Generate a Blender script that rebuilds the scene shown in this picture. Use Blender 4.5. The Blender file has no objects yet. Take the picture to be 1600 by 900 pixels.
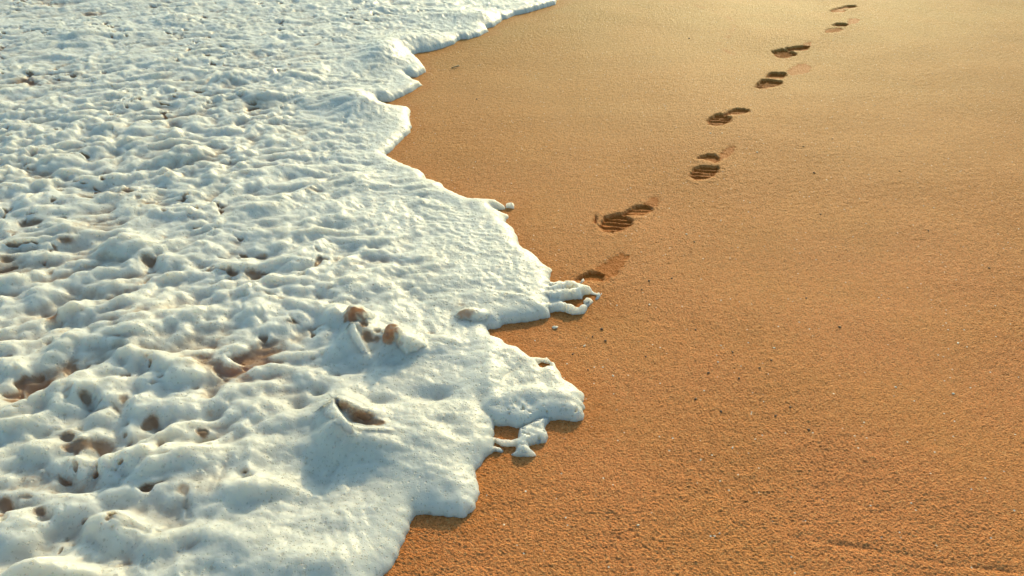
import bpy, math, random
import numpy as np

# ------------------------------------------------------------------ camera, light, exposure
sc = bpy.context.scene
C = sc.collection
F, HOR, CAMH = 1200.0, -380.0, 1.38           # focal length and horizon row in 1600x900 photo pixels, eye height
PITCH = math.atan((450 - HOR) / F)
SUN_EL, SUN_AZ = math.radians(23), math.radians(19)   # azimuth measured from +Y towards +X
SUN = np.array([math.sin(SUN_AZ) * math.cos(SUN_EL), math.cos(SUN_AZ) * math.cos(SUN_EL), math.sin(SUN_EL)])

cam = bpy.data.cameras.new('camera')
cam.sensor_width = 36
cam.lens = F / 1600 * 36
cam.clip_start, cam.clip_end = 0.02, 3000
camo = bpy.data.objects.new('camera', cam)
C.objects.link(camo)
camo.location = (0, 0, CAMH)
camo.rotation_euler = (math.pi / 2 - PITCH, 0, 0)
sc.camera = camo

w = bpy.data.worlds.new('World')
sc.world = w
w.use_nodes = True
nt = w.node_tree
sky = nt.nodes.new('ShaderNodeTexSky')
sky.sky_type = 'NISHITA'
sky.sun_disc = False
sky.sun_elevation = SUN_EL
sky.sun_rotation = SUN_AZ
sky.air_density = 1.0
sky.dust_density = 2.0
sky.ozone_density = 1.0
nt.nodes['Background'].inputs['Strength'].default_value = 0.15
tint = nt.nodes.new('ShaderNodeMix')           # the photo's sky light is cyan rather than blue
tint.data_type = 'RGBA'
tint.blend_type = 'MULTIPLY'
tint.inputs[0].default_value = 1.0
tint.inputs[7].default_value = (1.0, 1.22, 1.06, 1)
nt.links.new(sky.outputs[0], tint.inputs[6])
nt.links.new(tint.outputs[2], nt.nodes['Background'].inputs['Color'])

sl = bpy.data.lights.new('sun', 'SUN')
sl.energy = 3.1
sl.angle = math.radians(1.0)
sl.color = (1.0, 0.78, 0.41)
so = bpy.data.objects.new('sun', sl)
C.objects.link(so)
so.rotation_euler = (math.pi / 2 - SUN_EL, 0, math.pi - SUN_AZ)
so.location = (3, 8, 5)

sc.view_settings.view_transform = 'Standard'
sc.view_settings.look = 'None'
sc.view_settings.exposure = 0.20
sc.view_settings.gamma = 1.0
sc.view_settings.use_curve_mapping = False
sc.cycles.max_bounces = 8
sc.cycles.diffuse_bounces = 4
sc.cycles.transparent_max_bounces = 12
sc.cycles.use_denoising = True

# ------------------------------------------------------------------ helpers
rng = np.random.default_rng(7)
random.seed(7)
cp, sp = math.cos(PITCH), math.sin(PITCH)


def ground(px, py, z=0.0):
    """point of the beach plane at height z seen at a photo pixel"""
    px = np.asarray(px, float)
    py = np.asarray(py, float)
    a = (px - 800) / F
    b = (450 - py) / F
    dy = cp + b * sp
    dz = -sp + b * cp
    t = (z - CAMH) / dz
    return np.stack([a * t, dy * t], -1)


_perm = rng.permutation(4096)
_ang = rng.uniform(0, 2 * math.pi, 4096)
_gx, _gy = np.cos(_ang), np.sin(_ang)


def perlin(x, y, seed=0):
    xi = np.floor(x).astype(np.int64)
    yi = np.floor(y).astype(np.int64)
    xf = x - xi
    yf = y - yi
    u = xf * xf * xf * (xf * (xf * 6 - 15) + 10)
    v = yf * yf * yf * (yf * (yf * 6 - 15) + 10)

    def g(i, j):
        h = _perm[(_perm[(xi + i + seed * 57) & 4095] + yi + j + seed * 131) & 4095]
        return _gx[h] * (xf - i) + _gy[h] * (yf - j)
    a = g(0, 0) + u * (g(1, 0) - g(0, 0))
    b = g(0, 1) + u * (g(1, 1) - g(0, 1))
    return (a + v * (b - a)) * 1.5


def sstep(a, b, x):
    t = np.clip((x - a) / (b - a), 0, 1)
    return t * t * (3 - 2 * t)


def poly_sdf(P, poly, far=0.6):
    """signed distance (inside > 0) of points P to a closed polygon, and the unit vector to the nearest edge point"""
    n = len(P)
    poly = np.asarray(poly, float)
    best = np.full(n, far * far)
    vec = np.zeros((n, 2))
    inside = np.zeros(n, bool)
    lo, hi = poly.min(0) - far, poly.max(0) + far
    sel = np.where((P[:, 0] > lo[0]) & (P[:, 0] < hi[0]) & (P[:, 1] > lo[1]) & (P[:, 1] < hi[1]))[0]
    Q = P[sel]
    order = np.argsort(Q[:, 1])
    sel = sel[order]
    Q = Q[order]
    qy = Q[:, 1].copy()
    b = np.full(len(Q), far * far)
    vx = np.zeros((len(Q), 2))
    ins = np.zeros(len(Q), bool)
    for k in range(len(poly)):
        p, q = poly[k], poly[(k + 1) % len(poly)]
        y0, y1 = min(p[1], q[1]), max(p[1], q[1])
        i0, i1 = np.searchsorted(qy, [y0, y1])
        if i1 > i0 and y1 > y0:
            xs = p[0] + (qy[i0:i1] - p[1]) * (q[0] - p[0]) / (q[1] - p[1])
            ins[i0:i1] ^= Q[i0:i1, 0] < xs
        i0, i1 = np.searchsorted(qy, [y0 - far, y1 + far])
        if i1 <= i0:
            continue
        R = Q[i0:i1]
        e = q - p
        L = max(e @ e, 1e-12)
        t = np.clip(((R - p) @ e) / L, 0, 1)
        d = p + t[:, None] * e - R
        dd = (d * d).sum(1)
        m = dd < b[i0:i1]
        idx = np.where(m)[0] + i0
        b[idx] = dd[m]
        vx[idx] = d[m]
    d = np.sqrt(b)
    vx /= np.maximum(d, 1e-9)[:, None]
    best = np.full(n, -far)
    best[sel] = np.where(ins, d, -d)
    vec[sel] = vx * np.where(ins, 1, -1)[:, None]
    return best, vec


def axis(*segs):
    out = []
    for a, b, s in segs:
        k = max(2, int(round((b - a) / s)) + 1)
        out.append(np.linspace(a, b, k)[:-1])
    out.append([segs[-1][1]])
    return np.concatenate(out)


def geo(a, b, n):
    return list(np.sign(a) * np.geomspace(abs(a), abs(b), n))


def grid_normals(P, nr, nc):
    G = P.reshape(nr, nc, 3)
    du = np.gradient(G, axis=1)
    dv = np.gradient(G, axis=0)
    n = np.cross(du, dv)
    n /= np.maximum(np.linalg.norm(n, axis=2, keepdims=True), 1e-12)
    n *= -1                      # rows run towards the eye, so the cross product points down
    return n.reshape(-1, 3)


def grid_quads(nr, nc):
    i = np.arange(nr * nc).reshape(nr, nc)
    return np.stack([i[:-1, :-1], i[1:, :-1], i[1:, 1:], i[:-1, 1:]], -1).reshape(-1, 4)


def mesh_obj(name, P, Q, mat, parent=None, normals=None, attrs=None, origin=(0, 0, 0)):
    used = np.unique(Q)
    remap = np.full(len(P), -1, np.int64)
    remap[used] = np.arange(len(used))
    Pl = P[used] - np.asarray(origin)
    Ql = remap[Q]
    # upward facing winding
    me = bpy.data.meshes.new(name)
    me.vertices.add(len(Pl))
    me.vertices.foreach_set('co', Pl.astype(np.float32).ravel())
    k = Ql.shape[1]
    me.loops.add(Ql.size)
    me.loops.foreach_set('vertex_index', Ql.astype(np.int32).ravel())
    me.polygons.add(len(Ql))
    me.polygons.foreach_set('loop_start', np.arange(0, Ql.size, k, dtype=np.int32))
    me.polygons.foreach_set('loop_total', np.full(len(Ql), k, np.int32))
    me.update(calc_edges=True)
    me.validate()
    me.polygons.foreach_set('use_smooth', np.ones(len(me.polygons), bool))
    for an, av in (attrs or {}).items():
        a = me.attributes.new(an, 'FLOAT', 'POINT')
        a.data.foreach_set('value', av[used].astype(np.float32))
    if normals is not None:
        me.normals_split_custom_set_from_vertices(normals[used].astype(np.float32))
    me.materials.append(mat)
    o = bpy.data.objects.new(name, me)
    C.objects.link(o)
    if parent is not None:
        o.parent = parent
    return o


def tag(o, label=None, cat=None, group=None, kind=None):
    for k, v in (('label', label), ('category', cat), ('group', group), ('kind', kind)):
        if v:
            o[k] = v
    return o


# ------------------------------------------------------------------ node helpers
def new_mat(name):
    m = bpy.data.materials.new(name)
    m.use_nodes = True
    t = m.node_tree
    t.nodes.clear()
    out = t.nodes.new('ShaderNodeOutputMaterial')
    return m, t, out


def N(t, typ, **kw):
    n = t.nodes.new(typ)
    for k, v in kw.items():
        if k in ('operation', 'blend_type', 'data_type', 'feature', 'interpolation_type', 'attribute_name', 'noise_dimensions', 'voronoi_dimensions', 'clamp', 'distribution'):
            setattr(n, k, v)
    return n


def val(t, x):
    return x


def link(t, a, b):
    if isinstance(a, (int, float)):
        b.default_value = a
    elif isinstance(a, tuple):
        b.default_value = a if len(a) == len(b.default_value) else (*a, 1)
    else:
        t.links.new(a, b)


def math_(t, op, a, b=0.0, c=None):
    n = N(t, 'ShaderNodeMath', operation=op)
    link(t, a, n.inputs[0])
    link(t, b, n.inputs[1])
    if c is not None:
        link(t, c, n.inputs[2])
    return n.outputs[0]


def ramp(t, x, a, b, lo=0.0, hi=1.0, smooth=True):
    n = N(t, 'ShaderNodeMapRange', interpolation_type='SMOOTHSTEP' if smooth else 'LINEAR')
    link(t, x, n.inputs[0])
    for i, v in ((1, a), (2, b), (3, lo), (4, hi)):
        n.inputs[i].default_value = v
    return n.outputs[0]


def mixc(t, f, a, b, blend='MIX'):
    n = t.nodes.new('ShaderNodeMix')
    n.data_type = 'RGBA'
    n.blend_type = blend
    link(t, f, n.inputs[0])
    link(t, a, n.inputs[6])
    link(t, b, n.inputs[7])
    return n.outputs[2]


def noise(t, pos, scale, detail=2.0, rough=0.5):
    n = t.nodes.new('ShaderNodeTexNoise')
    t.links.new(pos, n.inputs['Vector'])
    n.inputs['Scale'].default_value = scale
    n.inputs['Detail'].default_value = detail
    n.inputs['Roughness'].default_value = rough
    return n.outputs['Fac']


def voro(t, pos, scale, feature='F1'):
    n = t.nodes.new('ShaderNodeTexVoronoi')
    n.feature = feature
    t.links.new(pos, n.inputs['Vector'])
    n.inputs['Scale'].default_value = scale
    return n


def attr(t, name):
    n = t.nodes.new('ShaderNodeAttribute')
    n.attribute_name = name
    return n.outputs['Fac']


# ------------------------------------------------------------------ materials
def sand_material():
    m, t, out = new_mat('beach_sand')
    pos = t.nodes.new('ShaderNodeNewGeometry').outputs['Position']
    wet_and_shade_tint = attr(t, 'wet_and_shade_tint')
    bs = t.nodes.new('ShaderNodeBsdfPrincipled')
    # mineral colour of clumps and single grains over a near-to-far tint
    # haze and light-leak tint put into the colour: yellower far off, redder close by
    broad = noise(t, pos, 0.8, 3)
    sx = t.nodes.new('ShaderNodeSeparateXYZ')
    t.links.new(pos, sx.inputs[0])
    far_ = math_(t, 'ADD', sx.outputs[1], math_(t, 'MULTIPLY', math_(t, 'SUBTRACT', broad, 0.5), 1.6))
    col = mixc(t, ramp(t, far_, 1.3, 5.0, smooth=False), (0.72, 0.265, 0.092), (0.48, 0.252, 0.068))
    fine_ = noise(t, pos, 3.1, 3)
    col = mixc(t, ramp(t, fine_, 0.35, 0.7, 0.0, 0.35), col, (0.62, 0.265, 0.07))
    clump = noise(t, pos, 60, 3, 0.6)
    col = mixc(t, ramp(t, clump, 0.3, 0.75, 0.0, 0.30), col, (0.30, 0.135, 0.05))
    gr = voro(t, pos, 380)
    gsep = t.nodes.new('ShaderNodeSeparateColor')
    t.links.new(gr.outputs['Color'], gsep.inputs[0])
    col = mixc(t, ramp(t, gsep.outputs[0], 0.0, 0.25, 0.75, 0.0), col, (0.15, 0.06, 0.02))
    col = mixc(t, ramp(t, gsep.outputs[0], 0.75, 1.0, 0.0, 0.45), col, (0.76, 0.46, 0.19))
    # mica and shell grains
    sp_ = voro(t, pos, 150)
    ss = t.nodes.new('ShaderNodeSeparateColor')
    t.links.new(sp_.outputs['Color'], ss.inputs[0])
    spark = math_(t, 'MULTIPLY', ramp(t, ss.outputs[1], 0.990, 0.993), ramp(t, sp_.outputs['Distance'], 0.20, 0.45, 1.0, 0.0))
    col = mixc(t, spark, col, (0.85, 0.82, 0.72))
    # damp scuffs and shore; print floors are reddened too, to warm their shade
    wn = ramp(t, math_(t, 'ADD', wet_and_shade_tint, math_(t, 'MULTIPLY', math_(t, 'SUBTRACT', noise(t, pos, 90, 2), 0.5), 0.6)), 0.25, 0.75)
    wn = math_(t, 'MULTIPLY', wn, ramp(t, wet_and_shade_tint, 0.02, 0.2))
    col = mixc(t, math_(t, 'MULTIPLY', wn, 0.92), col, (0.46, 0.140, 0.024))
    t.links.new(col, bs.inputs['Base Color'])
    bs.inputs['Roughness'].default_value = 0.5
    bs.inputs['Specular IOR Level'].default_value = 0.06
    # relief
    h = math_(t, 'ADD', math_(t, 'MULTIPLY', noise(t, pos, 170, 3, 0.7), 0.75), math_(t, 'MULTIPLY', gr.outputs['Distance'], -0.35))
    h = math_(t, 'ADD', h, math_(t, 'MULTIPLY', noise(t, pos, 45, 2), 0.7))
    bp = t.nodes.new('ShaderNodeBump')
    bp.inputs['Strength'].default_value = 1.0
    bp.inputs['Distance'].default_value = 0.006
    t.links.new(h, bp.inputs['Height'])
    t.links.new(bp.outputs[0], bs.inputs['Normal'])
    t.links.new(bs.outputs[0], out.inputs[0])
    return m


def foam_material(name='sea_foam', soft=False):
    m, t, out = new_mat(name)
    pos = t.nodes.new('ShaderNodeNewGeometry').outputs['Position']
    film = attr(t, 'film')
    bub = attr(t, 'bubbly')
    # bubbles: two sizes of open pits
    v1 = voro(t, pos, 78)
    v2 = voro(t, pos, 190)
    pits = []
    for v, thr, r in ((v1, 0.74, 0.34), (v2, 0.66, 0.42)):
        s = t.nodes.new('ShaderNodeSeparateColor')
        t.links.new(v.outputs['Color'], s.inputs[0])
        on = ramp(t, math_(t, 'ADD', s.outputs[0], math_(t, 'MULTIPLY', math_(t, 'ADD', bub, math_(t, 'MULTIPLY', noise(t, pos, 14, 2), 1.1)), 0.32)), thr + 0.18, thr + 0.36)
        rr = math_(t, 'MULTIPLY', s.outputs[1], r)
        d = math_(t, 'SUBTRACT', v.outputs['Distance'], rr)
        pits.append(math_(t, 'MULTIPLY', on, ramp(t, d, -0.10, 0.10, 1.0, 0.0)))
    pit = math_(t, 'MAXIMUM', pits[0], pits[1])
    bs = t.nodes.new('ShaderNodeBsdfPrincipled')
    dirt = noise(t, pos, 5, 3)
    col = mixc(t, ramp(t, dirt, 0.35, 0.75), (0.66, 0.66, 0.62), (0.61, 0.605, 0.555))
    stain = attr(t, 'stain')                              # thin foam lets the sandy water tint it
    col = mixc(t, math_(t, 'MULTIPLY', stain, ramp(t, noise(t, pos, 30, 4, 0.6), 0.25, 0.7, 0.35, 1.0)), col, (0.50, 0.39, 0.29))
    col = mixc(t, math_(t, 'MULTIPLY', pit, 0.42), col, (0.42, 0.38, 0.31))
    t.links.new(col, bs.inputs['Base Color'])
    bs.inputs['Roughness'].default_value = 0.42
    bs.inputs['Specular IOR Level'].default_value = 0.35
    bs.inputs['Subsurface Weight'].default_value = 0.9
    bs.inputs['Subsurface Radius'].default_value = (1.0, 0.85, 0.65)
    bs.inputs['Subsurface Scale'].default_value = 0.075
    hgt = math_(t, 'ADD', math_(t, 'MULTIPLY', pit, -1.0), math_(t, 'MULTIPLY', noise(t, pos, 85, 4, 0.65), 0.5))
    bp = t.nodes.new('ShaderNodeBump')
    bp.inputs['Strength'].default_value = 0.7
    bp.inputs['Distance'].default_value = 0.005
    t.links.new(hgt, bp.inputs['Height'])
    t.links.new(bp.outputs[0], bs.inputs['Normal'])
    # thin film of sandy sea water between the bubbles: turbid, tan, glossy, partly see-through
    tr = t.nodes.new('ShaderNodeBsdfTransparent')
    tr.inputs[0].default_value = (0.88, 0.72, 0.56, 1)
    wb = t.nodes.new('ShaderNodeBsdfPrincipled')
    wcol = mixc(t, ramp(t, noise(t, pos, 40, 3), 0.35, 0.7), (0.64, 0.41, 0.26), (0.75, 0.57, 0.43))
    t.links.new(wcol, wb.inputs['Base Color'])
    wb.inputs['Roughness'].default_value = 0.22
    wb.inputs['Specular IOR Level'].default_value = 0.5
    t.links.new(bp.outputs[0], wb.inputs['Normal'])
    tl = t.nodes.new('ShaderNodeBsdfTranslucent')
    tl.inputs[0].default_value = (1.0, 0.55, 0.24, 1) if soft else (0.92, 0.52, 0.26, 1)
    m1 = t.nodes.new('ShaderNodeMixShader')
    m1.inputs[0].default_value = 0.68 if soft else 0.5
    t.links.new(wb.outputs[0], m1.inputs[1])
    t.links.new(tl.outputs[0], m1.inputs[2])
    fm = t.nodes.new('ShaderNodeMixShader')
    fm.inputs[0].default_value = 0.18
    t.links.new(m1.outputs[0], fm.inputs[1])
    t.links.new(tr.outputs[0], fm.inputs[2])
    fn = math_(t, 'ADD', film, math_(t, 'MULTIPLY', math_(t, 'SUBTRACT', noise(t, pos, 75, 5, 0.7), 0.5), 0.8))
    ff = math_(t, 'MULTIPLY', ramp(t, fn, 0.24, 0.80), ramp(t, film, 0.03, 0.2))
    if soft:
        fs = math_(t, 'ADD', film, math_(t, 'MULTIPLY', math_(t, 'SUBTRACT', noise(t, pos, 70, 5, 0.65), 0.5), 0.9))
        ff = math_(t, 'MULTIPLY', ramp(t, fs, 0.10, 1.00), ramp(t, film, 0.0, 0.25))
    ms = t.nodes.new('ShaderNodeMixShader')
    t.links.new(ff, ms.inputs[0])
    t.links.new(bs.outputs[0], ms.inputs[1])
    t.links.new(fm.outputs[0], ms.inputs[2])
    t.links.new(ms.outputs[0], out.inputs[0])
    return m


def water_material():
    m, t, out = new_mat('sandy_water')
    pos = t.nodes.new('ShaderNodeNewGeometry').outputs['Position']
    tr = t.nodes.new('ShaderNodeBsdfDiffuse')
    tr.inputs[0].default_value = (0.46, 0.25, 0.13, 1)
    gl = t.nodes.new('ShaderNodeBsdfGlossy')
    gl.inputs['Roughness'].default_value = 0.06
    fr = t.nodes.new('ShaderNodeFresnel')
    fr.inputs[0].default_value = 1.33
    bp = t.nodes.new('ShaderNodeBump')
    bp.inputs['Strength'].default_value = 0.5
    bp.inputs['Distance'].default_value = 0.01
    t.links.new(noise(t, pos, 22, 3), bp.inputs['Height'])
    t.links.new(bp.outputs[0], gl.inputs['Normal'])
    t.links.new(bp.outputs[0], fr.inputs['Normal'])
    ms = t.nodes.new('ShaderNodeMixShader')
    t.links.new(fr.outputs[0], ms.inputs[0])
    t.links.new(tr.outputs[0], ms.inputs[1])
    t.links.new(gl.outputs[0], ms.inputs[2])
    t.links.new(ms.outputs[0], out.inputs[0])
    return m


def chip_material(name, c0, c1, rough=0.6):
    m, t, out = new_mat(name)
    pos = t.nodes.new('ShaderNodeNewGeometry').outputs['Position']
    bs = t.nodes.new('ShaderNodeBsdfPrincipled')
    t.links.new(mixc(t, ramp(t, noise(t, pos, 260, 3), 0.35, 0.65), c0, c1), bs.inputs['Base Color'])
    bs.inputs['Roughness'].default_value = rough
    bp = t.nodes.new('ShaderNodeBump')
    bp.inputs['Strength'].default_value = 0.4
    bp.inputs['Distance'].default_value = 0.001
    t.links.new(noise(t, pos, 500, 2), bp.inputs['Height'])
    t.links.new(bp.outputs[0], bs.inputs['Normal'])
    t.links.new(bs.outputs[0], out.inputs[0])
    return m


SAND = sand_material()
FOAM = foam_material()
PEAK = foam_material('foam_peak', soft=True)
WATER = water_material()
DARK = chip_material('dark_dent_mark', (0.12, 0.065, 0.035), (0.20, 0.11, 0.06))
SHELL = chip_material('bleached_shell', (0.70, 0.62, 0.48), (0.82, 0.78, 0.68), 0.4)
TWIG = chip_material('driftwood', (0.42, 0.27, 0.13), (0.62, 0.45, 0.25))

# ------------------------------------------------------------------ outlines of the foam sheets (photo pixels -> beach plane)
SHORE = [(1600, -290), (1230, -190), (1010, -80), (940, -40), (871, -5), (868, 6), (856, 10), (830, 18), (804, 24), (792, 30), (786, 31), (784, 34), (772, 42),
         (760, 45), (763, 50), (750, 57), (732, 62), (720, 62), (710, 68), (692, 75), (670, 80), (656, 82), (644, 86),
         (654, 89), (660, 97), (666, 106), (665, 112), (650, 120), (634, 119), (646, 121), (660, 127), (658, 133),
         (646, 142), (628, 151), (610, 159), (592, 159), (598, 161), (616, 163), (636, 165), (642, 172), (640, 186),
         (643, 198), (641, 208), (626, 222), (610, 238), (601, 237.5), (620, 248), (638, 256), (654, 261), (665, 268),
         (666, 276), (674, 278), (692, 283), (696, 291), (714, 299), (732, 306), (760, 308), (776, 309), (788, 317),
         (804, 317.5), (803, 320), (790, 321), (789, 327), (772, 329), (788, 330), (793, 337), (789, 342), (800, 350),
         (808, 363), (812, 378), (818, 383), (834, 391), (846, 404), (858, 413), (863, 422), (858, 433)]
TONGUE_EDGE = [(866, 436), (874, 434), (892, 435), (910, 432), (912, 434), (904, 438), (922, 442), (926, 447), (939, 451), (940, 457),
               (934, 466), (918, 478), (916, 482), (912, 487), (900, 489), (888, 490), (880, 487), (860, 491), (858, 494)]
SHORE2 = [(836, 499), (812, 503), (786, 507), (780, 511), (760, 515), (768, 519), (786, 527)]
LOBE_EDGE = [(796, 534), (812, 539), (820, 546), (830, 553), (856, 553), (868, 562), (873, 571), (877, 578), (880, 586),
             (896, 595), (908, 605), (913, 615), (912, 625), (909, 628), (914, 637), (909, 642), (912, 648), (910, 655),
             (900, 658), (876, 657), (858, 657), (842, 660), (826, 666), (808, 669), (792, 664), (780, 665), (769, 664)]
SHORE3 = [(773, 662), (771, 680), (769, 705), (758, 718), (748, 728), (744, 735), (744, 744), (749, 758), (748, 772), (743, 790),
          (738, 800), (728, 808), (718, 811), (692, 808), (664, 804), (651, 803), (646, 812), (638, 830), (632, 848),
          (622, 865), (614, 880), (600, 897), (588, 915), (560, 960), (500, 1060), (300, 1300)]
STRAND = [(850, 655), (860, 657), (853, 664), (850, 670), (856, 683), (852, 690), (836, 694), (826, 697), (830, 705), (837, 711),
          (824, 713), (804, 712), (786, 707), (768, 703), (762, 700), (768, 699), (784, 703), (786, 697), (772, 690), (764, 688), (771, 686), (788, 690), (800, 691),
          (810, 687), (810, 680), (811, 672), (822, 667), (836, 660)]


def lift(pts, closed=False, z=0.022):
    """edges that face away from the eye are seen over their rounded lip"""
    p = np.asarray(pts, float)
    d = np.gradient(p, axis=0)
    nx, ny = d[:, 1], -d[:, 0]          # outward (to the right of a downward path) in image axes: y down
    l = np.maximum(np.hypot(nx, ny), 1e-6)
    up = np.clip(-(-d[:, 0]) / l, -1, 1)
    z_ = z * sstep(-0.1, 0.6, np.clip(d[:, 0] / l, -1, 1))
    return np.array([ground(a, b, c) for (a, b), c in zip(p, z_)])


def dens(g, step=0.012, jit=0.0035, seed=3):
    """refine an outline and give it the small raggedness of a foam edge"""
    out = []
    for k in range(len(g) - 1):
        L = np.linalg.norm(g[k + 1] - g[k])
        n = max(1, min(40, int(L / step)))
        for i in range(n):
            out.append(g[k] + (g[k + 1] - g[k]) * i / n)
    out.append(g[-1])
    out = np.array(out)
    for sc_, am in ((0.05, 1.0), (0.02, 0.6)):
        out[:, 0] += jit * am * perlin(out[:, 0] / sc_, out[:, 1] / sc_, seed)
        out[:, 1] += jit * am * perlin(out[:, 0] / sc_ + 31, out[:, 1] / sc_, seed + 1)
    return out


inner1 = [(860, 440), (862, 455), (860, 475), (858, 494)]
inner2 = [(782, 560), (776, 590), (773, 615), (768, 640)]
main_poly = np.concatenate([dens(lift(SHORE)), lift(inner1), dens(lift(SHORE2)), lift(inner2), dens(lift(SHORE3)),
                            ground([-6000, -6000], [1300, -372])])
main_poly = np.concatenate([ground([-6000, 9000][:1], [-372]), ground([4000], [-372]), main_poly])
tongue_poly = np.concatenate([dens(lift(TONGUE_EDGE), 0.008, 0.003), ground([820, 800, 810], [490, 465, 440])])
lobe_poly = np.concatenate([lift([(770, 525), (786, 529)]), dens(lift(LOBE_EDGE), 0.008, 0.003), ground([740, 720, 740], [660, 600, 530])])
strand_poly = dens(np.array([ground(a, b) for a, b in STRAND + STRAND[:1]]), 0.006, 0.002)[:-1]
HOLES = [  # windows in the lacy parts: (outline, depth of opening)
    [(881, 470), (884, 466), (896, 465), (910, 466), (912, 474), (902, 480), (890, 476)],
    [(914, 458), (922, 457), (930, 459), (926, 465), (913, 466)],
    [(858, 487), (868, 484), (880, 485), (888, 488), (870, 491)],
    [(842, 569), (848, 566), (856, 568), (858, 574), (848, 577)],
    [(884, 436), (900, 439), (903, 441), (886, 438)],
    [(887, 452), (893, 452), (897, 455), (890, 455)],
    [(791, 698), (803, 697), (802, 702), (791, 703)],
]
hole_polys = [np.array([ground(a, b, 0.006) for a, b in h]) for h in HOLES]

# ------------------------------------------------------------------ foam height field
fx = np.unique(np.concatenate([[-6000, -3500, -2200, -1500, -1000], axis((-700, -20, 12), (-20, 960, 1.3), (960, 1000, 4)), [1100, 1300, 1700, 2600]]))
fy = np.unique(np.concatenate([[-370, -366, -360, -350, -330, -300, -260, -220], axis((-180, -12, 6), (-12, 430, 0.95), (430, 925, 1.25), (925, 1250, 8))]))
GX, GY = np.meshgrid(fx, fy)
FP = ground(GX.ravel(), GY.ravel(), 0.03)
nr, nc = len(fy), len(fx)
x, y = FP[:, 0], FP[:, 1]
near = (GX.ravel() > -720) & (GY.ravel() > -200)

dM, vM = poly_sdf(FP, main_poly)
dM[(GX.ravel() < -650)] = 0.5
dT, _ = poly_sdf(FP, tongue_poly, 0.25)
dL, _ = poly_sdf(FP, lobe_poly, 0.3)
dS, _ = poly_sdf(FP, strand_poly, 0.15)
dH = np.full(len(FP), -0.2)
for hp in hole_polys:
    dH = np.maximum(dH, poly_sdf(FP, hp, 0.2)[0])


def lip(d, h, wd):
    """rounded cushion edge: steep at the sand, level inside, going on below the sand outside"""
    t = np.clip(d / wd, 0, 1)
    return np.where(d > 0, h * np.sqrt(np.maximum(1 - (1 - t) ** 2, 0)), d * 2.2)


# fields sketched as soft spots: (px, py, radius x, radius y in photo pixels, amount)
def spots(lst, z=0.05):
    f = np.zeros(len(FP))
    for px, py, rx, ry, a in lst:
        c = ground(px, py, z)
        ex = ground(px + rx, py, z) - c
        ey = ground(px, py - ry, z) - c
        rX, rY = max(np.hypot(*ex), 1e-3), max(np.hypot(*ey), 1e-3)
        e = ((x - c[0]) / rX) ** 2 + ((y - c[1]) / rY) ** 2
        m = e < 9
        f[m] += a * np.exp(-e[m] * 0.9)
    return f


# how rough the foam is: calm towards the front, rough towards the sea
rough_map = np.clip(0.45 + 0.55 * sstep(0.12, 0.75, dM), 0, 1)
rough_map += spots([(620, 640, 130, 110, -0.45), (680, 760, 90, 70, -0.40), (760, 430, 90, 60, -0.25), (620, 190, 60, 50, -0.35),
                    (430, 850, 160, 60, -0.20), (720, 370, 80, 50, -0.30),
                    (180, 660, 160, 90, 0.25), (120, 480, 150, 90, 0.30), (450, 440, 140, 40, 0.10), (90, 300, 120, 120, 0.15)])
rough_map = np.clip(rough_map, 0.16, 1.5)

ca, sa = math.cos(0.42), math.sin(0.42)
wx = x + 0.05 * perlin(x / 0.22, y / 0.22, 11)
wy = y + 0.05 * perlin(x / 0.22 + 9.3, y / 0.22, 12)
qx, qy = (wx * ca + wy * sa), (-wx * sa + wy * ca)


def billow(v, e):
    return np.sqrt(v * v + e * e) - e * 0.5


b1 = billow(perlin(qx / 0.23, qy / 0.130, 1), 0.10)
b1f = billow(perlin(qx / 0.150 + 5, qy / 0.088, 13), 0.10)
b2 = billow(perlin(qx / 0.085 + 3, qy / 0.056, 2), 0.12)
b3 = billow(perlin(wx / 0.044, wy / 0.034, 3), 0.14)
n0 = perlin(x / 0.55, y / 0.40, 5)
n1 = perlin(qx / 0.17 + 7, qy / 0.10, 6)
n4 = perlin(wx / 0.026, wy / 0.022, 4)
fine = 0.60 + 0.70 *  sstep(-0.2, 0.5, perlin(x / 0.6 + 4, y / 0.45, 8)) + spots([(520, 430, 150, 60, 0.7), (700, 420, 120, 60, 0.35)])
nearness = sstep(2.75, 1.95, y)                       # big soft swells close to the beach corner, choppier farther out
soft = 0.025 * perlin(qx / 0.150 + 2, qy / 0.085 + 5, 26) + 0.017 * perlin(qx / 0.078 + 2, qy / 0.050, 27) + 0.007 * perlin(x / 0.036, y / 0.030, 28)
old = 0.030 * (b1f - 0.28) + 0.016 * n1 + 0.020 * (b2 - 0.27) * fine + 0.012 * (b3 - 0.24) * fine
chop = (0.45 * old + 0.024 * perlin(qx / 0.125 + 2, qy / 0.078 + 5, 26) + 0.016 * perlin(qx / 0.064 + 2, qy / 0.043, 27)
        + 0.0085 * fine * perlin(x / 0.034, y / 0.029, 28) + 0.0012 * n4)
bump = nearness * soft + (1 - nearness) * chop * (1 - 0.48 * sstep(2.6, 4.6, y)) + 0.012 * n0
dn = perlin(wx / 0.062 + 20, wy / 0.048, 22) + 0.45 * perlin(wx / 0.025, wy / 0.02, 23)
dimp = sstep(0.36, 0.80, dn) * (0.35 + 0.65 * sstep(-0.2, 0.4, perlin(x / 0.5 + 3, y / 0.4, 24)))
bump = bump - (0.011 - 0.001 * nearness) * dimp

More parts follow.
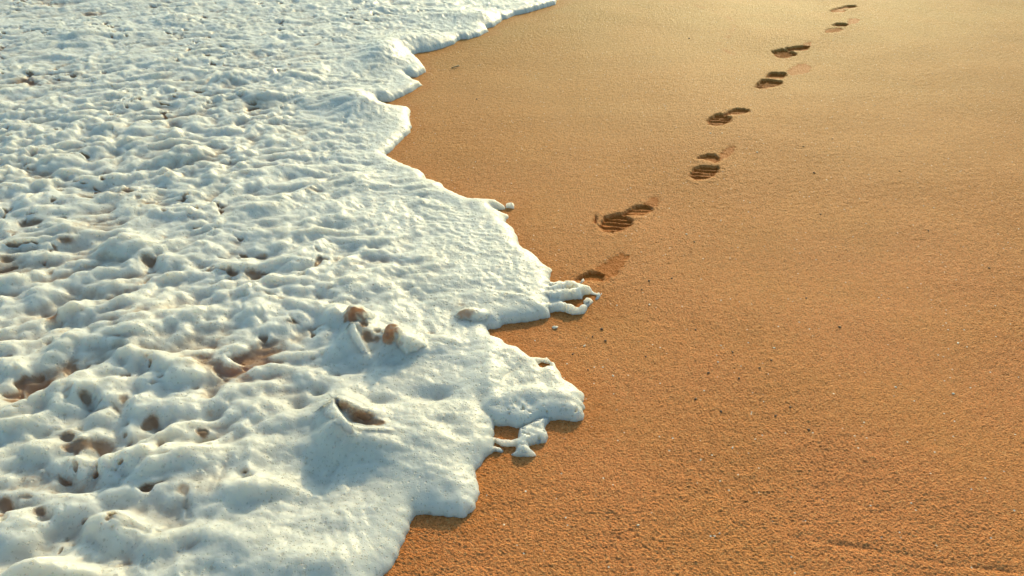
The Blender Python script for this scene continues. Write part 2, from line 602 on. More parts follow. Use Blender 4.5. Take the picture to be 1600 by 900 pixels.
mounds = spots([  # swellings (+) and dimples (-) read off the photo
    (600, 78, 30, 17, 0.055), (566, 158, 44, 18, 0.050), (414, 150, 46, 12, 0.03), (520, 150, 40, 10, 0.02), (465, 120, 26, 10, 0.03),
    (740, 22, 50, 8, 0.03), (665, 55, 40, 7, 0.02), (355, 122, 30, 9, 0.03), (130, 55, 24, 8, 0.03), (275, 30, 30, 7, 0.025),
    (545, 278, 40, 10, 0.02), (630, 60, 40, 6, 0.015),
    (190, 390, 40, 16, 0.045), (110, 360, 34, 12, 0.03), (395, 325, 34, 9, 0.02), (300, 335, 30, 10, 0.02), (290, 240, 40, 11, 0.03),
    (215, 500, 70, 28, 0.035), (300, 575, 40, 17, 0.035), (200, 545, 26, 22, 0.03), (120, 610, 60, 12, 0.02),
    (525, 492, 22, 14, 0.030), (560, 505, 26, 14, 0.025), (620, 530, 34, 17, 0.030), (550, 530, 22, 17, 0.02), (700, 530, 40, 12, 0.010),
    (538, 668, 42, 32, 0.024), (585, 690, 34, 12, 0.020), (505, 690, 34, 30, 0.02),
    (660, 660, 110, 60, 0.008), (770, 585, 16, 40, 0.014), (700, 700, 70, 50, 0.010),
    (636, 790, 14, 7, 0.012), (175, 820, 34, 16, 0.04), (80, 905, 75, 18, 0.07), (20, 845, 30, 14, 0.02), (400, 760, 60, 16, 0.025),
    (240, 720, 80, 24, 0.03), (310, 765, 90, 22, 0.02), (330, 840, 80, 18, 0.02), (480, 870, 110, 24, 0.02),
    (860, 603, 46, 9, 0.014), (880, 642, 34, 6, 0.010), (800, 655, 26, 6, 0.008), (850, 640, 14, 4, -0.010),
    (680, 607, 27, 10, -0.026), (700, 657, 22, 9, -0.014), (640, 610, 14, 6, -0.008), (600, 620, 26, 6, -0.010), (716, 672, 20, 8, -0.012),
    (495, 605, 9, 7, -0.022), (462, 624, 13, 7, -0.022), (505, 740, 46, 34, -0.020), (580, 740, 40, 22, -0.012), (700, 762, 16, 10, -0.014),
    (655, 775, 22, 8, -0.010), (560, 572, 30, 12, -0.016), (610, 560, 22, 10, -0.012), (585, 620, 16, 7, -0.008), (470, 560, 20, 8, -0.015),
    (60, 605, 34, 12, -0.035), (108, 580, 14, 14, -0.030), (108, 686, 14, 8, -0.03), (150, 705, 45, 9, -0.03), (138, 628, 12, 6, -0.03),
    (195, 628, 14, 14, -0.025), (240, 662, 12, 8, -0.03), (318, 682, 12, 6, -0.03), (330, 645, 20, 8, -0.025), (82, 498, 12, 9, -0.03),
    (255, 702, 7, 9, -0.03), (220, 706, 8, 7, -0.02), (8, 785, 14, 8, -0.03), (68, 805, 16, 8, -0.03), (6, 812, 8, 6, -0.02), (385, 745, 12, 6, -0.02),
    (445, 478, 22, 7, -0.010), (235, 412, 12, 6, -0.025), (365, 432, 12, 6, -0.02), (398, 430, 16, 7, -0.025), (105, 383, 18, 6, -0.02),
    (500, 540, 40, 9, -0.010)])

film = spots([
    (60, 602, 30, 10, 1.1), (28, 628, 24, 6, 0.9), (110, 578, 11, 9, 0.9), (108, 688, 13, 6, 1.0), (118, 707, 18, 7, 1.1), (155, 700, 20, 8, 0.75),
    (138, 630, 9, 5, 1.0), (197, 632, 11, 9, 0.6), (240, 662, 10, 6, 1.0), (228, 671, 7, 5, 0.9), (318, 681, 10, 5, 1.1), (82, 498, 12, 7, 1.0), (64, 492, 6, 5, 0.6),
    (255, 705, 6, 7, 0.7), (8, 788, 9, 6, 0.9), (66, 806, 12, 6, 0.9), (8, 812, 8, 8, 0.9), (136, 822, 7, 4, 0.8), (97, 866, 3, 8, 0.7), (385, 745, 8, 4, 0.7),
    (442, 476, 18, 4, 0.5), (420, 467, 8, 3, 0.6), (235, 413, 12, 5, 1.1), (365, 433, 9, 4, 1.0), (398, 431, 15, 5, 1.1), (105, 383, 16, 4, 0.8),
    (40, 353, 14, 4, 0.7), (20, 368, 14, 4, 0.6), (130, 240, 14, 4, 0.6), (190, 310, 20, 4, 0.5), (60, 350, 12, 3, 0.6), (232, 322, 14, 4, 0.7),
    (490, 302, 18, 3, 0.6), (350, 330, 12, 3, 0.6), (430, 365, 16, 4, 0.5), (410, 405, 14, 4, 0.7), (12, 408, 12, 4, 0.8), (130, 310, 16, 4, 0.5),
    (40, 130, 18, 4, 0.7), (105, 105, 22, 3, 0.4), (140, 25, 20, 3, 0.6), (350, 20, 12, 2.5, 0.5), (240, 15, 10, 2, 0.5), (120, 120, 14, 3, 0.4), (50, 88, 16, 3, 0.4),
    (458, 512, 14, 4, 0.6), (500, 518, 20, 3, 0.5), (530, 585, 10, 4, 0.4), (330, 648, 12, 4, 0.5), (490, 565, 6, 3, 0.6), (362, 470, 7, 3, 0.5), (15, 568, 9, 6, 0.8),
    (720, 477, 12, 5, 0.5), (575, 660, 16, 4, 1.1), (572, 524, 8, 6, 0.9), (592, 530, 8, 5, 0.7), (672, 523, 10, 3, 0.6)], 0.03)

froth = 0.0026 * perlin(wx / 0.030, wy / 0.024, 97) + 0.0012 * perlin(x / 0.017, y / 0.014, 98) + 0.0006 * perlin(x / 0.009, y / 0.008, 99)
plate = 0.033 + 0.016 * sstep(0.1, 0.6, dM)
dM = dM + 0.004 * n4 * (np.abs(dM) < 0.3)
zM = lip(dM, 1.0, 0.060) * np.where(dM > 0, plate, 1.0)
body = np.where(dM > 0, sstep(0.0, 0.11, dM), 0)
zM = np.where(dM > 0, zM + body * (0.86 * bump * rough_map + mounds + froth), zM)
zM = np.where(dM > 0.03, np.maximum(zM, 0.010 + 0.004 * b2), zM)

lf = 0.62 * bump + 0.5 * mounds
zL = np.where(dL > 0, lip(dL, 0.028, 0.035) + sstep(0, 0.06, dL) * (0.35 * bump + mounds + froth), lip(dL, 0.03, 0.03))
ridgeT = perlin((x * 0.94 + y * 0.34) / 0.09, (-x * 0.34 + y * 0.94) / 0.022, 21)
zT = np.where(dT > 0, lip(dT, 0.021, 0.020) + sstep(0, 0.03, dT) * (0.010 * ridgeT + 0.35 * bump), lip(dT, 0.03, 0.03))
zS = np.where(dS > 0, lip(dS, 0.018, 0.018) + sstep(0, 0.02, dS) * 0.005 * n4, lip(dS, 0.03, 0.03))
lace = perlin(x / 0.019, y / 0.015, 81) + 0.4 * perlin(x / 0.009, y / 0.008, 82)
lacy = np.where((dT > 0.004) & (dM < 0.02), (lace - 0.62) * 0.03, -0.2)
lacy = np.maximum(lacy, np.where(dS > 0.004, (lace - 0.60) * 0.03, -0.2))
lacy = np.maximum(lacy, np.where((dL > 0.012) & (dM < -0.01) & (GY.ravel() > 632), (lace - 0.72) * 0.03, -0.2))
cut = np.maximum(sstep(-0.016, 0.008, dH + 0.002 * n4), 0.5 * sstep(-0.010, 0.006, lacy))
zT = zT - cut * 0.045
zL = zL - cut * 0.045
zS = zS - cut * 0.045


def smax(a, b, k):
    h = np.clip(0.5 + 0.5 * (a - b) / k, 0, 1)
    return b + (a - b) * h + k * h * (1 - h)


kL = 0.004 + 0.026 * sstep(640, 570, GY.ravel())
Z = smax(zM, zL, np.where((dM > -0.1) & (dL > -0.1), kL, 1e-4))
Z = smax(Z, zT, np.where((dM > -0.12) & (dT > -0.02), 0.016, 1e-4))
Z = np.maximum(Z, zS)
which = np.argmax(np.stack([zM, zL, zT, zS]), 0)
dAny = np.maximum(np.maximum(dM, dL), np.maximum(dT, dS))

# far beyond the frame the same foam goes on, smoothed out
film = film + 0.9 * sstep(0.55, 0.95, perlin(x / 0.5 + 2, y / 0.35, 15)) * sstep(0.020, 0.008, bump * rough_map + 0.012) * 0.6
valley = sstep(-0.001, -0.013, bump) * sstep(-0.15, 0.45, perlin(x / 0.42 + 12, y / 0.3, 16)) * sstep(0.35, 0.8, dM)
film = np.clip(film + 0.7 * valley + (0.95 - 0.25 * nearness) * sstep(0.15, 0.7, dimp) * sstep(0.022, 0.0, bump) * sstep(0.25, 0.6, dM) * sstep(-0.55, 0.05, perlin(x / 0.5, y / 0.4, 25)), 0, 1) * sstep(0.03, 0.10, dAny)
bubbly = np.clip(0.35 + 0.6 * perlin(x / 0.3 + 40, y / 0.3, 18) + 0.45 * sstep(0.5, 0.1, dM) + 0.7 * (which == 3) + 0.4 * (which == 1), 0, 1)
sink = sstep(0.35, 0.75, film)
Z = Z - sink * 0.22 * np.clip(Z - 0.012, 0, 0.05)

# peaks, folds and curls thrown up out of the foam
PEAKS = [
    ('foam_peak', 'upright amber foam peak, the farthest of the cluster in the middle of the foam', 'foam peak', 'thrown-up foam peaks'),
    ('foam_peak', 'orange glowing foam peak with a rounded white right shoulder, rightmost of the cluster', 'foam peak', 'thrown-up foam peaks'),
    ('foam_peak', 'folded white foam lip round a brown hollow, lowest of the cluster', 'foam peak', 'thrown-up foam peaks'),
    ('foam_curl', 'large hooked curl of white foam round a brown pool, standing alone in the lower foam', 'foam curl', None),
    ('foam_peak', 'low brownish foam dome near the foam tongue', 'foam peak', 'thrown-up foam peaks'),
]
peak_owner = np.full(len(FP), -1, int)
push = np.zeros((len(FP), 2))
lum = perlin(x / 0.030, y / 0.026, 95) + 0.6 * perlin(x / 0.013, y / 0.012, 96)


def dome(k, px, py, rx, ry, h, lean_=0.45, fx_=0.0, fy_=-0.35, fr=0.75, famt=1.0, zc=0.065):
    """a rounded hump of foam; its thin, see-through window faces (fx_, fy_)"""
    global Z, film, stain_add
    c = ground(px, py, zc)
    dx, dy = (x - c[0]) / rx, (y - c[1]) / ry
    rr = np.sqrt(dx * dx + dy * dy) * (1 + 0.20 * lum)
    m = rr < 1.7
    dz = np.zeros(len(FP))
    dz[m] = h * np.where(rr[m] < 1, (1 - np.minimum(rr[m], 1) ** 2) ** 1.0, 0) + 0.22 * h * np.exp(-(rr[m] / 0.95) ** 3)
    Z = Z + dz
    push[m, 1] -= lean_ * dz[m]
    own = m & (dz > 0.10 * h)
    peak_owner[own] = k
    e = ((dx - fx_) / fr) ** 2 + ((dy - fy_) / fr) ** 2
    film = np.maximum(film * np.where(own, 0.3, 1), np.where(m, famt * sstep(1.5, 0.0, e + 0.75 * lum), 0))


def fold(k, path, hgt, w_out, w_in, lean_=0.25, zc=0.06):
    """a standing crest along a path, steep on its left-hand (inner) side and easing away on the other"""
    global Z
    c = np.array([ground(a, b, zc) for a, b in path])
    best = np.full(len(FP), 9.0)
    sd = np.zeros(len(FP))
    hh = np.zeros(len(FP))
    lx = np.zeros((len(FP), 2))
    for i in range(len(c) - 1):
        e = c[i + 1] - c[i]
        L = e @ e
        qx_, qy_ = x - c[i, 0], y - c[i, 1]
        t = np.clip((qx_ * e[0] + qy_ * e[1]) / L, 0, 1)
        ox, oy = qx_ - t * e[0], qy_ - t * e[1]
        d = np.hypot(ox, oy)
        m = d < best
        best[m] = d[m]
        sd[m] = (e[0] * qy_ - e[1] * qx_)[m]
        hh[m] = (hgt[i] + (hgt[i + 1] - hgt[i]) * t)[m]
        n_ = np.array([-e[1], e[0]]) / math.sqrt(L)
        lx[m] = n_
    near_ = best < 0.25
    wd = np.where(sd > 0, w_in, w_out)
    f = np.where(near_, np.where(sd > 0, np.exp(-(best / wd) ** 2), 0.55 * np.exp(-(best / wd) ** 2) + 0.45 * np.exp(-(best / (0.4 * wd)) ** 2)), 0)
    dz = hh * f * (1 + 0.10 * lum)
    Z = Z + dz
    push[:] += lx * (lean_ * dz)[:, None]
    peak_owner[near_ & (dz > 0.5 * max(hgt))] = k


fold(3, [(606, 655), (584, 645), (556, 634), (530, 629), (515, 637), (519, 650), (532, 668), (550, 686), (570, 702)],
     [0.0, 0.018, 0.032, 0.038, 0.038, 0.034, 0.028, 0.018, 0.0], 0.050, 0.017, 0.35)
fold(3, [(640, 664), (600, 667), (560, 672), (546, 676)], [0.0, 0.016, 0.016, 0.004], 0.022, 0.014, 0.1)
film = np.maximum(film, spots([(566, 655, 20, 8, 1.2), (590, 660, 14, 4, 1.0), (540, 642, 20, 6, 0.7)], 0.05))
Z = Z + spots([(566, 657, 24, 8, -0.014)], 0.05)
fold(2, [(592, 520), (568, 513), (550, 518), (555, 532), (566, 545), (580, 556)], [0.0, 0.016, 0.030, 0.030, 0.024, 0.0], 0.030, 0.013, 0.3)
film = np.maximum(film, spots([(574, 527, 10, 7, 1.0), (590, 530, 8, 4, 0.7)], 0.055))
dome(0, 561, 494, 0.042, 0.036, 0.040, 0.25, -0.10, -0.40, 0.80, 0.9)
dome(1, 640, 530, 0.042, 0.036, 0.026, 0.3, -0.6, -0.5, 0.30, 0.5)
dome(1, 615, 521, 0.034, 0.033, 0.038, 0.25, -0.10, -0.40, 0.75, 0.9)
dome(4, 735, 477, 0.052, 0.034, 0.018, 0.2, -0.25, -0.45, 0.60, 0.7)
film = np.clip(film, 0, 1)
FP3 = np.column_stack([x + push[:, 0], y + push[:, 1], Z])
# crests lean towards the beach a little
lean = np.clip(Z - 0.055, 0, 0.08) * 0.2
FP3[:, 1] -= lean * 0.8
FP3[:, 0] -= lean * 0.15

Q = grid_quads(nr, nc)
qz = Z[Q].max(1)
qd = dAny[Q].max(1)
keep = (qd > -0.02) & (qz > -0.022)
Q = Q[keep]
NF = grid_normals(FP3, nr, nc)
stain = np.clip(0.75 * sstep(-0.002, -0.022, bump * rough_map) * sstep(-0.5, 0.3, perlin(x / 0.45 + 60, y / 0.36, 91)) * sstep(0.15, 0.5, dM) + 0.6 * film, 0, 1)
fa = {'stain': stain, 'film': film, 'bubbly': bubbly}
# every piece of the sheet is an object of its own; neighbours slip a few rings under each other so no gap opens between them
label = np.full(len(FP), -1, int)
label[(which == 2) & (dT > -0.02)] = 10
label[(which == 3) & (GX.ravel() > 775)] = 11
label[(peak_owner >= 0) & (label < 0)] = peak_owner[(peak_owner >= 0) & (label < 0)]


def rings(mask, n):
    """0 inside the mask, then 1, 2 ... n outwards"""
    m = mask.reshape(nr, nc).copy()
    out = np.where(m, 0, n + 1)
    for k in range(1, n + 1):
        d = m.copy()
        d[1:] |= m[:-1]
        d[:-1] |= m[1:]
        d[:, 1:] |= m[:, :-1]
        d[:, :-1] |= m[:, 1:]
        out[d & ~m] = k
        m = d
    return out.ravel()


RG = 9


def piece(mask, name, mat, exclude=None):
    rg = rings(mask, RG)
    P = FP3.copy()
    P[:, 2] -= 0.00045 * np.minimum(rg, RG) ** 1.4 * (rg > 0)
    f = (rg[Q] <= RG).all(1)
    if exclude is None:                       # a small piece: only reach under its neighbours where there is foam
        f &= (dAny[Q].min(1) > -0.02)
    return mesh_obj(name, P, Q[f], mat, normals=NF, attrs=fa)


foam = piece(label < 0, 'sea_foam', FOAM, exclude=True)
tag(foam, 'white bubbly sea foam spread over the left half of the beach', 'sea foam', kind='stuff')
tag(piece(label == 10, 'foam_tongue', FOAM), 'lacy pointed tongue of foam with open windows, touching the nearest footprint', 'foam')
tag(piece(label == 11, 'foam_strand', FOAM), 'stringy pitted foam clot hanging off the foam edge with thin threads', 'foam')
for k, (nm, lab, cat, grp) in enumerate(PEAKS):
    tag(piece(label == k, nm, PEAK), lab, cat, grp)

# ------------------------------------------------------------------ water film below the foam
wq = grid_quads(nr, nc)
step = 6
rr = np.unique(np.concatenate([np.arange(0, nr, step), [nr - 1]]))
cc = np.unique(np.concatenate([np.arange(0, nc, step), [nc - 1]]))
sub = (rr[:, None] * nc + cc[None, :]).ravel()
WP = np.column_stack([x[sub], y[sub], np.full(len(sub), 0.007) + 0.0015 * n1[sub]])
WQ = grid_quads(len(rr), len(cc))
WQ = WQ[dM[sub][WQ].min(1) > 0.06]
water = mesh_obj('water', WP, WQ, WATER)
tag(water, 'thin film of sandy sea water under the foam', kind='structure')

# ------------------------------------------------------------------ sand height field with the footprints pressed in
PRINTS = [
    dict(label='footprint half covered by the lacy foam tongue, with a reddish scuff behind it', parts=[
        ('heel_print', 0.020, 0, [(896, 437), (903, 431), (910, 427), (920, 424), (932, 423), (944, 428), (946, 435), (943, 440), (932, 441), (920, 440), (908, 441)]),
        ('scuff_mark', 0.004, -1, [(931, 423), (938, 412), (956, 400), (974, 393), (983, 398), (975, 411), (966, 424), (954, 436), (946, 436), (944, 428)])]),
    dict(label='whole ridged shoe print with a small nick at its toe, nearest the foam', parts=[
        ('forefoot_print', 0.025, 1, [(933, 354), (936, 346), (945, 338), (957, 334), (969, 332), (977, 334), (990, 343), (987, 352), (974, 360), (958, 365), (940, 363)]),
        ('heel_print', 0.019, 1, [(964, 335), (983, 325), (994, 319), (1007, 318), (1020, 321), (1021, 326), (1015, 332), (1006, 336), (988, 337), (974, 338)]),
        ('toe_mark', 0.026, 0, [(930, 334), (933, 342), (931.5, 349), (924, 349), (926, 343)]),
        ('scuff_mark', 0.003, -1, [(1004, 317), (1012, 310), (1028, 304), (1031, 311), (1027, 319), (1021, 321), (1010, 318)])]),
    dict(label='split footprint with dark oval forefoot and a short orange scuff, third from the nearest', parts=[
        ('forefoot_print', 0.022, 1, [(1076, 274), (1078, 268), (1084, 262), (1093, 259), (1107, 260), (1121, 260), (1125, 264), (1123, 270), (1117, 276), (1106, 280), (1090, 283), (1080, 279)]),
        ('heel_print', 0.021, 0, [(1088, 248), (1094, 244), (1105, 241), (1117, 241), (1124, 246), (1125, 252), (1119, 256), (1107, 253), (1097, 250)]),
        ('scuff_mark', 0.004, -1, [(1122, 244), (1129, 237), (1136, 230), (1146, 226), (1150, 229), (1145, 238), (1137, 245), (1126, 250)])]),
    dict(label='whole ridged shoe print without a toe nick, fourth from the nearest', parts=[
        ('forefoot_print', 0.024, 1, [(1103, 190), (1108, 185), (1117, 180), (1128, 179), (1134, 180), (1143, 185), (1143, 191), (1133, 196), (1120, 199), (1105, 196)]),
        ('heel_print', 0.019, 1, [(1126, 181), (1138, 174), (1150, 170), (1162, 170), (1170, 172), (1172, 175), (1167, 178), (1160, 180), (1146, 181), (1135, 182)])]),
    dict(label='split footprint followed by the widest orange scuff patch, fifth from the nearest', parts=[
        ('forefoot_print', 0.024, 1, [(1178, 136), (1182, 130), (1190, 124.5), (1200, 124), (1222, 127), (1224, 130), (1218, 134), (1202, 138.5), (1186, 139.5)]),
        ('heel_print', 0.026, 0, [(1196, 121), (1200, 115.5), (1205, 113), (1216, 113.5), (1229, 114), (1230, 118), (1223, 123), (1209, 123)]),
        ('scuff_mark', 0.003, -1, [(1228, 114), (1235, 106), (1246, 98.6), (1260, 98), (1267, 104), (1265, 112), (1253, 115), (1236, 117.5)])]),
    dict(label='ragged dark footprint with crumbled toe edge, third from the top of the trail', parts=[
        ('forefoot_print', 0.026, 1, [(1205, 80), (1210, 78), (1220, 76.5), (1230, 77), (1236, 79), (1246, 82.5), (1245, 86), (1232, 90), (1216, 90), (1209, 85)]),
        ('heel_print', 0.026, 0, [(1226, 75), (1232, 74), (1245, 72), (1257, 71), (1266, 72), (1264, 76.5), (1257, 79), (1245, 79), (1232, 79)]),
        ('scuff_mark', 0.003, -1, [(1254, 71), (1257, 67), (1268, 65.5), (1269, 69), (1266, 73)])]),
    dict(label='faint split footprint with a yellow scuff, second from the top of the trail', parts=[
        ('forefoot_print', 0.007, 1, [(1287, 49), (1295, 45.6), (1310, 44.6), (1321, 47.4), (1314, 51), (1301, 53.5), (1288, 53)]),
        ('heel_print', 0.024, 0, [(1299, 41), (1306, 37), (1316, 37), (1326, 38.5), (1325, 42), (1312, 43)]),
        ('scuff_mark', 0.003, -1, [(1323, 37), (1326, 30), (1335, 28), (1345, 30), (1340, 36), (1326, 40)])]),
    dict(label='farthest footprint, a thin curved outline at the top of the trail', parts=[
        ('forefoot_print', 0.012, 1, [(1296, 17.4), (1301, 14.4), (1312, 12), (1319, 13), (1324, 17), (1318, 20.5), (1300, 20.5)]),
        ('heel_print', 0.018, 0, [(1311, 12), (1322, 8.4), (1338, 8), (1341, 10), (1334, 12.5), (1323, 14), (1315, 14)])]),
]

sx = np.unique(np.concatenate([[-6000, -3000, -1800], axis((-1000, 540, 22), (540, 880, 1.5), (880, 1390, 0.95), (1390, 1625, 1.5), (1625, 2400, 25)), [3200, 5000, 9000]]))
sy = np.unique(np.concatenate([[-377, -374, -370, -364, -355, -340, -320, -290], axis((-260, -12, 6), (-12, 460, 0.75), (460, 925, 1.2), (925, 1400, 12)), [1600, 2000]]))
GX, GY = np.meshgrid(sx, sy)
SP = ground(GX.ravel(), GY.ravel(), 0.0)
snr, snc = len(sy), len(sx)
X, Y = SP[:, 0], SP[:, 1]
gpx, gpy = GX.ravel(), GY.ravel()
infr = (gpx > 400) & (gpx < 1700) & (gpy > -60) & (gpy < 950)

zs = 0.006 * perlin(X / 1.3, Y / 1.3, 31) + 0.0035 * perlin(X / 0.35, Y / 0.28, 32)
ux, uy = X * 0.97 + Y * 0.24, -X * 0.24 + Y * 0.97
calm = 0.55 + 0.45 * sstep(-0.4, 0.4, perlin(X / 0.8 + 3, Y / 0.8, 39))
mid = 0.0010 * perlin(ux / 0.055, uy / 0.030, 33) + 0.0005 * perlin(ux / 0.021, uy / 0.014, 34) + 0.0021 * (np.abs(perlin(X / 0.0115, Y / 0.0090, 35)) - 0.25) + 0.0012 * perlin(X / 0.0062, Y / 0.0052, 40)
zs = zs + np.where(infr, mid * calm, 0)
# scattered little pocks
pk = perlin(X / 0.017, Y / 0.015, 36) * sstep(0.2, 0.6, perlin(X / 0.4 + 7, Y / 0.4, 37))
zs -= np.where(infr, 0.0016 * sstep(0.46, 0.68, pk), 0)
# shallow groove crossing the near right corner
gl_ = np.array([ground(a, b) for a, b in [(1240, 838), (1330, 852), (1400, 862), (1480, 882), (1560, 890), (1640, 900), (1750, 915)]])
dg = np.full(len(SP), 1.0)
for k in range(len(gl_) - 1):
    p, q = gl_[k], gl_[k + 1]
    e = q - p
    tt = np.clip(((SP - p) @ e) / (e @ e), 0, 1)
    dg = np.minimum(dg, np.linalg.norm(p + tt[:, None] * e - SP, axis=1) + 0.004 * (1 - 0))
zs -= np.where(infr, 0.0042 * np.exp(-(dg / 0.010) ** 2) * (0.55 + 0.7 * perlin(X / 0.04, Y / 0.04, 38)), 0)
zs += np.where(infr, 0.0005 * np.exp(-((dg - 0.022) / 0.012) ** 2), 0)

wet_and_shade_tint = np.zeros(len(SP))  # damp sand, plus the warmth painted into the footprints' shade
dsh, _ = poly_sdf(SP, main_poly, 0.4)
dsl, _ = poly_sdf(SP, lobe_poly, 0.4)
dst, _ = poly_sdf(SP, tongue_poly, 0.4)
dsm = np.maximum(np.maximum(dsh, dsl), dst)
wet_and_shade_tint = np.maximum(wet_and_shade_tint, 0.42 * sstep(-0.22, -0.01, dsm + 0.05 * perlin(X / 0.15, Y / 0.15, 41)))
wet_and_shade_tint[dsm > 0.0] = 0.6

arc = np.array([ground(a, b) for a, b in [(1088, 8), (1118, 18), (1142, 30), (1148, 42), (1138, 56), (1122, 70), (1160, 92)]])
da = np.full(len(SP), 1.0)
for k in range(len(arc) - 1):
    e = arc[k + 1] - arc[k]
    tt = np.clip(((SP - arc[k]) @ e) / (e @ e), 0, 1)
    da = np.minimum(da, np.linalg.norm(arc[k] + tt[:, None] * e - SP, axis=1))
wet_and_shade_tint = np.maximum(wet_and_shade_tint, 0.5 * np.exp(-(da / 0.045) ** 2) * (0.7 + 0.6 * perlin(X / 0.12, Y / 0.12, 45)))   # an old, half dried drainage mark
SQ = grid_quads(snr, snc)
sunxy = SUN[:2] / np.linalg.norm(SUN[:2])
owner = np.full(len(SP), -1, int)
parts = []
press = np.zeros(len(SP))
ragg = 0.006 * perlin(X / 0.022, Y / 0.022, 43) + 0.003 * perlin(X / 0.009, Y / 0.009, 44)
for pi, pr in enumerate(PRINTS):
    for name, depth, tread, poly in pr['parts']:
        pg = np.array([ground(a, b) for a, b in poly])
        d, v = poly_sdf(SP, pg, 0.12)
        idx = np.where(d > -0.10)[0]
        dd = d[idx] + (0.006 if tread >= 0 else 0)
        pid = len(parts)
        parts.append((pi, name))
        if tread < 0:                                   # scuffed, damp, barely pressed in
            s = sstep(-0.012, 0.012, dd + ragg[idx] * 1.6)
            press[idx] = np.maximum(press[idx], depth * s + 0.0008 * s * perlin(X[idx] / 0.018, Y[idx] / 0.014, 47))
            wet_and_shade_tint[idx] = np.maximum(wet_and_shade_tint[idx], 0.95 * s)
        else:
            toward = (v[idx] * sunxy).sum(1)            # > 0: the nearest wall is the far, shading one
            wdt = np.where(toward > 0, 0.022 - 0.016 * toward, 0.022 + 0.03 * np.clip(-toward, 0, 1))
            wall = np.clip((dd + ragg[idx] * 0.7) / wdt, 0, 1)
            s = wall * wall * (3 - 2 * wall)
            dp = 0.60 * depth * s
            if tread:
                per = 0.028
                ph = (Y[idx] + 0.12 * X[idx] + 0.006 * perlin(X[idx] / 0.07, Y[idx] / 0.07, 51)) / per
                fr = ph - np.floor(ph)
                bar = sstep(0.0, 0.22, fr) * sstep(0.62, 0.40, fr)
                brk = 0.55 + 0.45 * sstep(-0.45, 0.1, perlin(X[idx] / 0.06, Y[idx] / 0.03, 52))
                dp = dp + s * (0.002 - 0.0062 * bar * brk) * (0.55 if name == 'heel_print' else 1)
            press[idx] = np.maximum(press[idx], dp)
            # pushed-up crumbs round the rim
            rim = np.exp(-((dd + 0.012) / 0.010) ** 2) * 0.0016 * (0.5 + perlin(X[idx] / 0.015, Y[idx] / 0.015, 53))
            zs[idx] += rim
            wet_and_shade_tint[idx] = np.maximum(wet_and_shade_tint[idx], 0.8 * s)  # pressed sand reddened so the shade inside the print looks warmer
        own = idx[dd > -0.008]
        owner[own[owner[own] < 0]] = pid
zs = zs - press + 0.35 * np.where(press > 0.002, 0, 0)
SP3 = np.column_stack([X, Y, zs])
NS = grid_normals(SP3, snr, snc)
qo = owner[SQ]
q_owner = np.where((qo >= 0).all(1), qo[:, 0], -1)
sa_ = {'wet_and_shade_tint': wet_and_shade_tint}
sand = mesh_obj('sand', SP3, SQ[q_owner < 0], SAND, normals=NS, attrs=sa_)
tag(sand, 'smooth golden beach sand, damp along the foam', kind='structure')
for pi, pr in enumerate(PRINTS):
    sel = np.where(np.isin(owner, [k for k, (a, b) in enumerate(parts) if a == pi]))[0]
    c = SP[sel].mean(0)
    root = bpy.data.objects.new('footprint', None)
    root.empty_display_size = 0.05
    C.objects.link(root)
    root.location = (c[0], c[1], 0)
    tag(root, pr['label'], 'footprint', 'footprints crossing the sand')
    for k, (a, nm) in enumerate(parts):
        if a != pi:
            continue
        q = SQ[q_owner == k]
        if len(q):
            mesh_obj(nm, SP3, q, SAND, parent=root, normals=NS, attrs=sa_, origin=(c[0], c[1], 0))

# the beach goes on all round, just under the modelled sheet
bw = 900.0
bp_ = np.array([[-bw, -bw, -0.09], [bw, -bw, -0.09], [bw, bw, -0.09], [-bw, bw, -0.09]])
tag(mesh_obj('beach', bp_, np.array([[0, 1, 2, 3]]), SAND, attrs={'wet_and_shade_tint': np.zeros(4)}), kind='structure')


# ------------------------------------------------------------------ dark stand-ins for dents, shell bits
def lump_mesh(name, r, flat, mat, seed):
    nu, nv = 12, 8
    th = np.linspace(0, 2 * math.pi, nu, endpoint=False)
    ph = np.linspace(0.12, math.pi - 0.12, nv)
    T, Pp = np.meshgrid(th, ph)
    d = np.column_stack([(np.cos(T) * np.sin(Pp)).ravel(), (np.sin(T) * np.sin(Pp)).ravel(), np.cos(Pp).ravel()])
    k = r * (1 + 0.35 * perlin(d[:, 0] * 1.3 + seed * 3.1, d[:, 1] * 1.3 + d[:, 2], 71) + 0.12 * perlin(d[:, 0] * 3 + seed, d[:, 2] * 3 + d[:, 1], 72))
    V = d * k[:, None] * np.array([1.25, 0.85, flat])
    i = np.arange(nu * nv).reshape(nv, nu)
    qs = np.stack([i[:-1], i[1:], np.roll(i[1:], -1, 1), np.roll(i[:-1], -1, 1)], -1).reshape(-1, 4)
    V = np.vstack([V, [[0, 0, V[:nu, 2].mean()], [0, 0, V[-nu:, 2].mean()]]])
    me = bpy.data.meshes.new(name)
    faces = [tuple(q) for q in qs.tolist()]
    faces += [(nu * nv, a, (a + 1) % nu) for a in range(nu)]
    faces += [(nu * nv + 1, nu * (nv - 1) + (a + 1) % nu, nu * (nv - 1) + a) for a in range(nu)]
    me.from_pydata(V.tolist(), [], faces)
    me.polygons.foreach_set('use_smooth', np.ones(len(me.polygons), bool))
    me.materials.append(mat)
    me.update()
    return me


def sand_z(p):
    i = np.argmin((X - p[0]) ** 2 + (Y - p[1]) ** 2)
    return zs[i]


def place(name, me, px, py, s, rz, sink, label, cat, group=None):
    p = ground(px, py)
    o = bpy.data.objects.new(name, me)
    C.objects.link(o)
    o.location = (p[0], p[1], sand_z(p) + sink)
    o.scale = (s, s, s)
    o.rotation_euler = (0.15 * math.sin(px), 0.15 * math.cos(py), rz)
    return tag(o, label, cat, group)


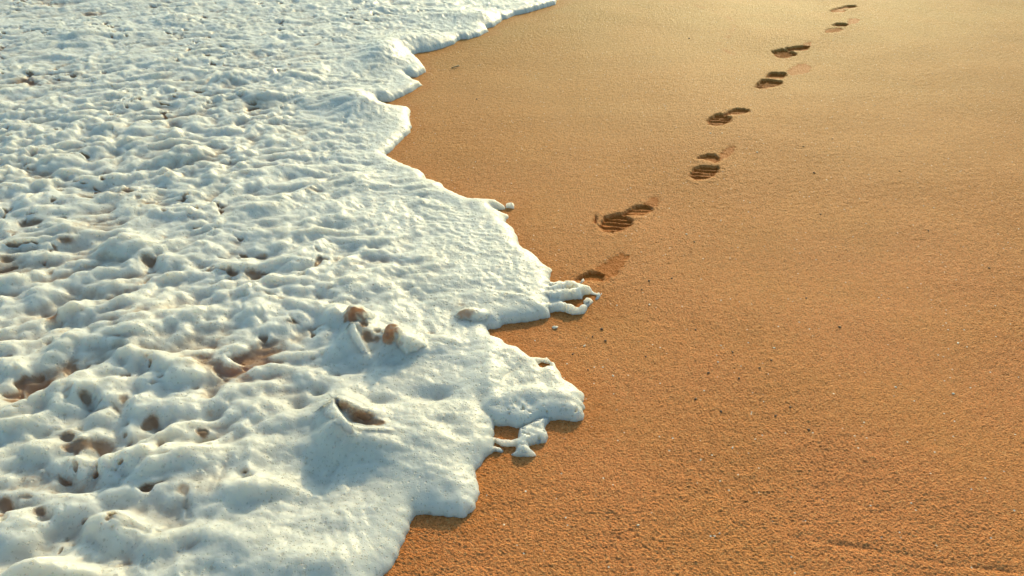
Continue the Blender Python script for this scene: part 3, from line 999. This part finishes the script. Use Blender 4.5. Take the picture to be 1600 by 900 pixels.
dark_m = [lump_mesh('dent_mark', 0.0031, 0.6, DARK, k) for k in range(4)]  # dark lumps added in place of small shaded dents
shell_m = [lump_mesh('shell_fragment', 0.0030, 0.4, SHELL, 10 + k) for k in range(3)]
for k, (a, b, s) in enumerate([(940, 513, 1.3), (926, 525, .8), (946, 532, 1), (895, 553, .9), (1009, 557, .8), (919, 578, .8), (1087, 514, 1), (1312, 511, 1.2),
                               (1087, 623, 1.1), (1127, 642, 1), (1212, 648, 1), (1235, 635, 1), (1264, 670, 1), (1155, 590, 1), (1187, 574, .9), (1107, 582, 1.1),
                               (1145, 549, 1), (1205, 562, .9), (1260, 465, 1), (1272, 270, 1.4), (1300, 218, 1), (1077, 60, 1.8), (1255, 230, 1), (1450, 362, 1.1),
                               (1405, 269, 1), (1085, 377, 1.1), (1282, 335, 1), (1050, 434, 1), (1014, 438, 1.2), (1003, 452, .8), (745, 155, 1.4), (1545, 420, .9)]):
    place('dent_mark', dark_m[k % 4], a, b, s, k * 1.3, 0.0012, 'tiny dark lump standing in for a shaded dent in the open sand', 'dent_mark', 'dark dent marks dotted over the sand')
for k, (a, b, s) in enumerate([(1210, 542, 1), (1122, 565, .9), (1095, 717, .8), (997, 820, .8), (1127, 538, .8), (1497, 536, 1.1), (1490, 614, 1), (1400, 604, .9),
                               (1015, 475, 1), (1073, 365, 1.1), (958, 587, 1.0), (964, 476, .8), (913, 540, .8), (1110, 209, 1.2), (1128, 209, 1.1), (1183, 238, 1.2), (836, 532, .7), (1145, 698, .8)]):
    place('shell_fragment', shell_m[k % 3], a, b, s, k * 2.1, 0.0008, 'tiny white shell chip lying on the open sand', 'shell', 'white shell chips dotted over the sand')
big = lump_mesh('shell_fragment', 0.0075, 0.45, SHELL, 33)
place('shell_fragment', big, 867, 511, 1.0, 0.2, 0.002, 'largest pale shell fragment, in the bay between the foam tongue and the lobe below', 'shell')


def twig_mesh():
    pts = np.array([(-0.022, -0.004, 0.001), (-0.010, 0, 0.004), (0.006, 0.001, 0.006), (0.018, 0.005, 0.007), (0.026, 0.004, 0.005)])
    rad = [0.0015, 0.0035, 0.0040, 0.0050, 0.0022]
    V, Fc = [], []
    for i, (p, r) in enumerate(zip(pts, rad)):
        for a in range(8):
            V.append((p[0], p[1] + r * math.cos(a * math.pi / 4), p[2] + r * math.sin(a * math.pi / 4)))
    for i in range(4):
        for a in range(8):
            Fc.append((i * 8 + a, i * 8 + (a + 1) % 8, i * 8 + 8 + (a + 1) % 8, i * 8 + 8 + a))
    Fc.append(tuple(range(7, -1, -1)))
    Fc.append(tuple(range(32, 40)))
    me = bpy.data.meshes.new('twig')
    me.from_pydata(V, [], Fc)
    me.polygons.foreach_set('use_smooth', np.ones(len(me.polygons), bool))
    me.materials.append(TWIG)
    return me


place('twig', twig_mesh(), 711, 105, 1.0, 0.15, 0.001, 'short pale twig alone on the upper sand beside the foam', 'twig')
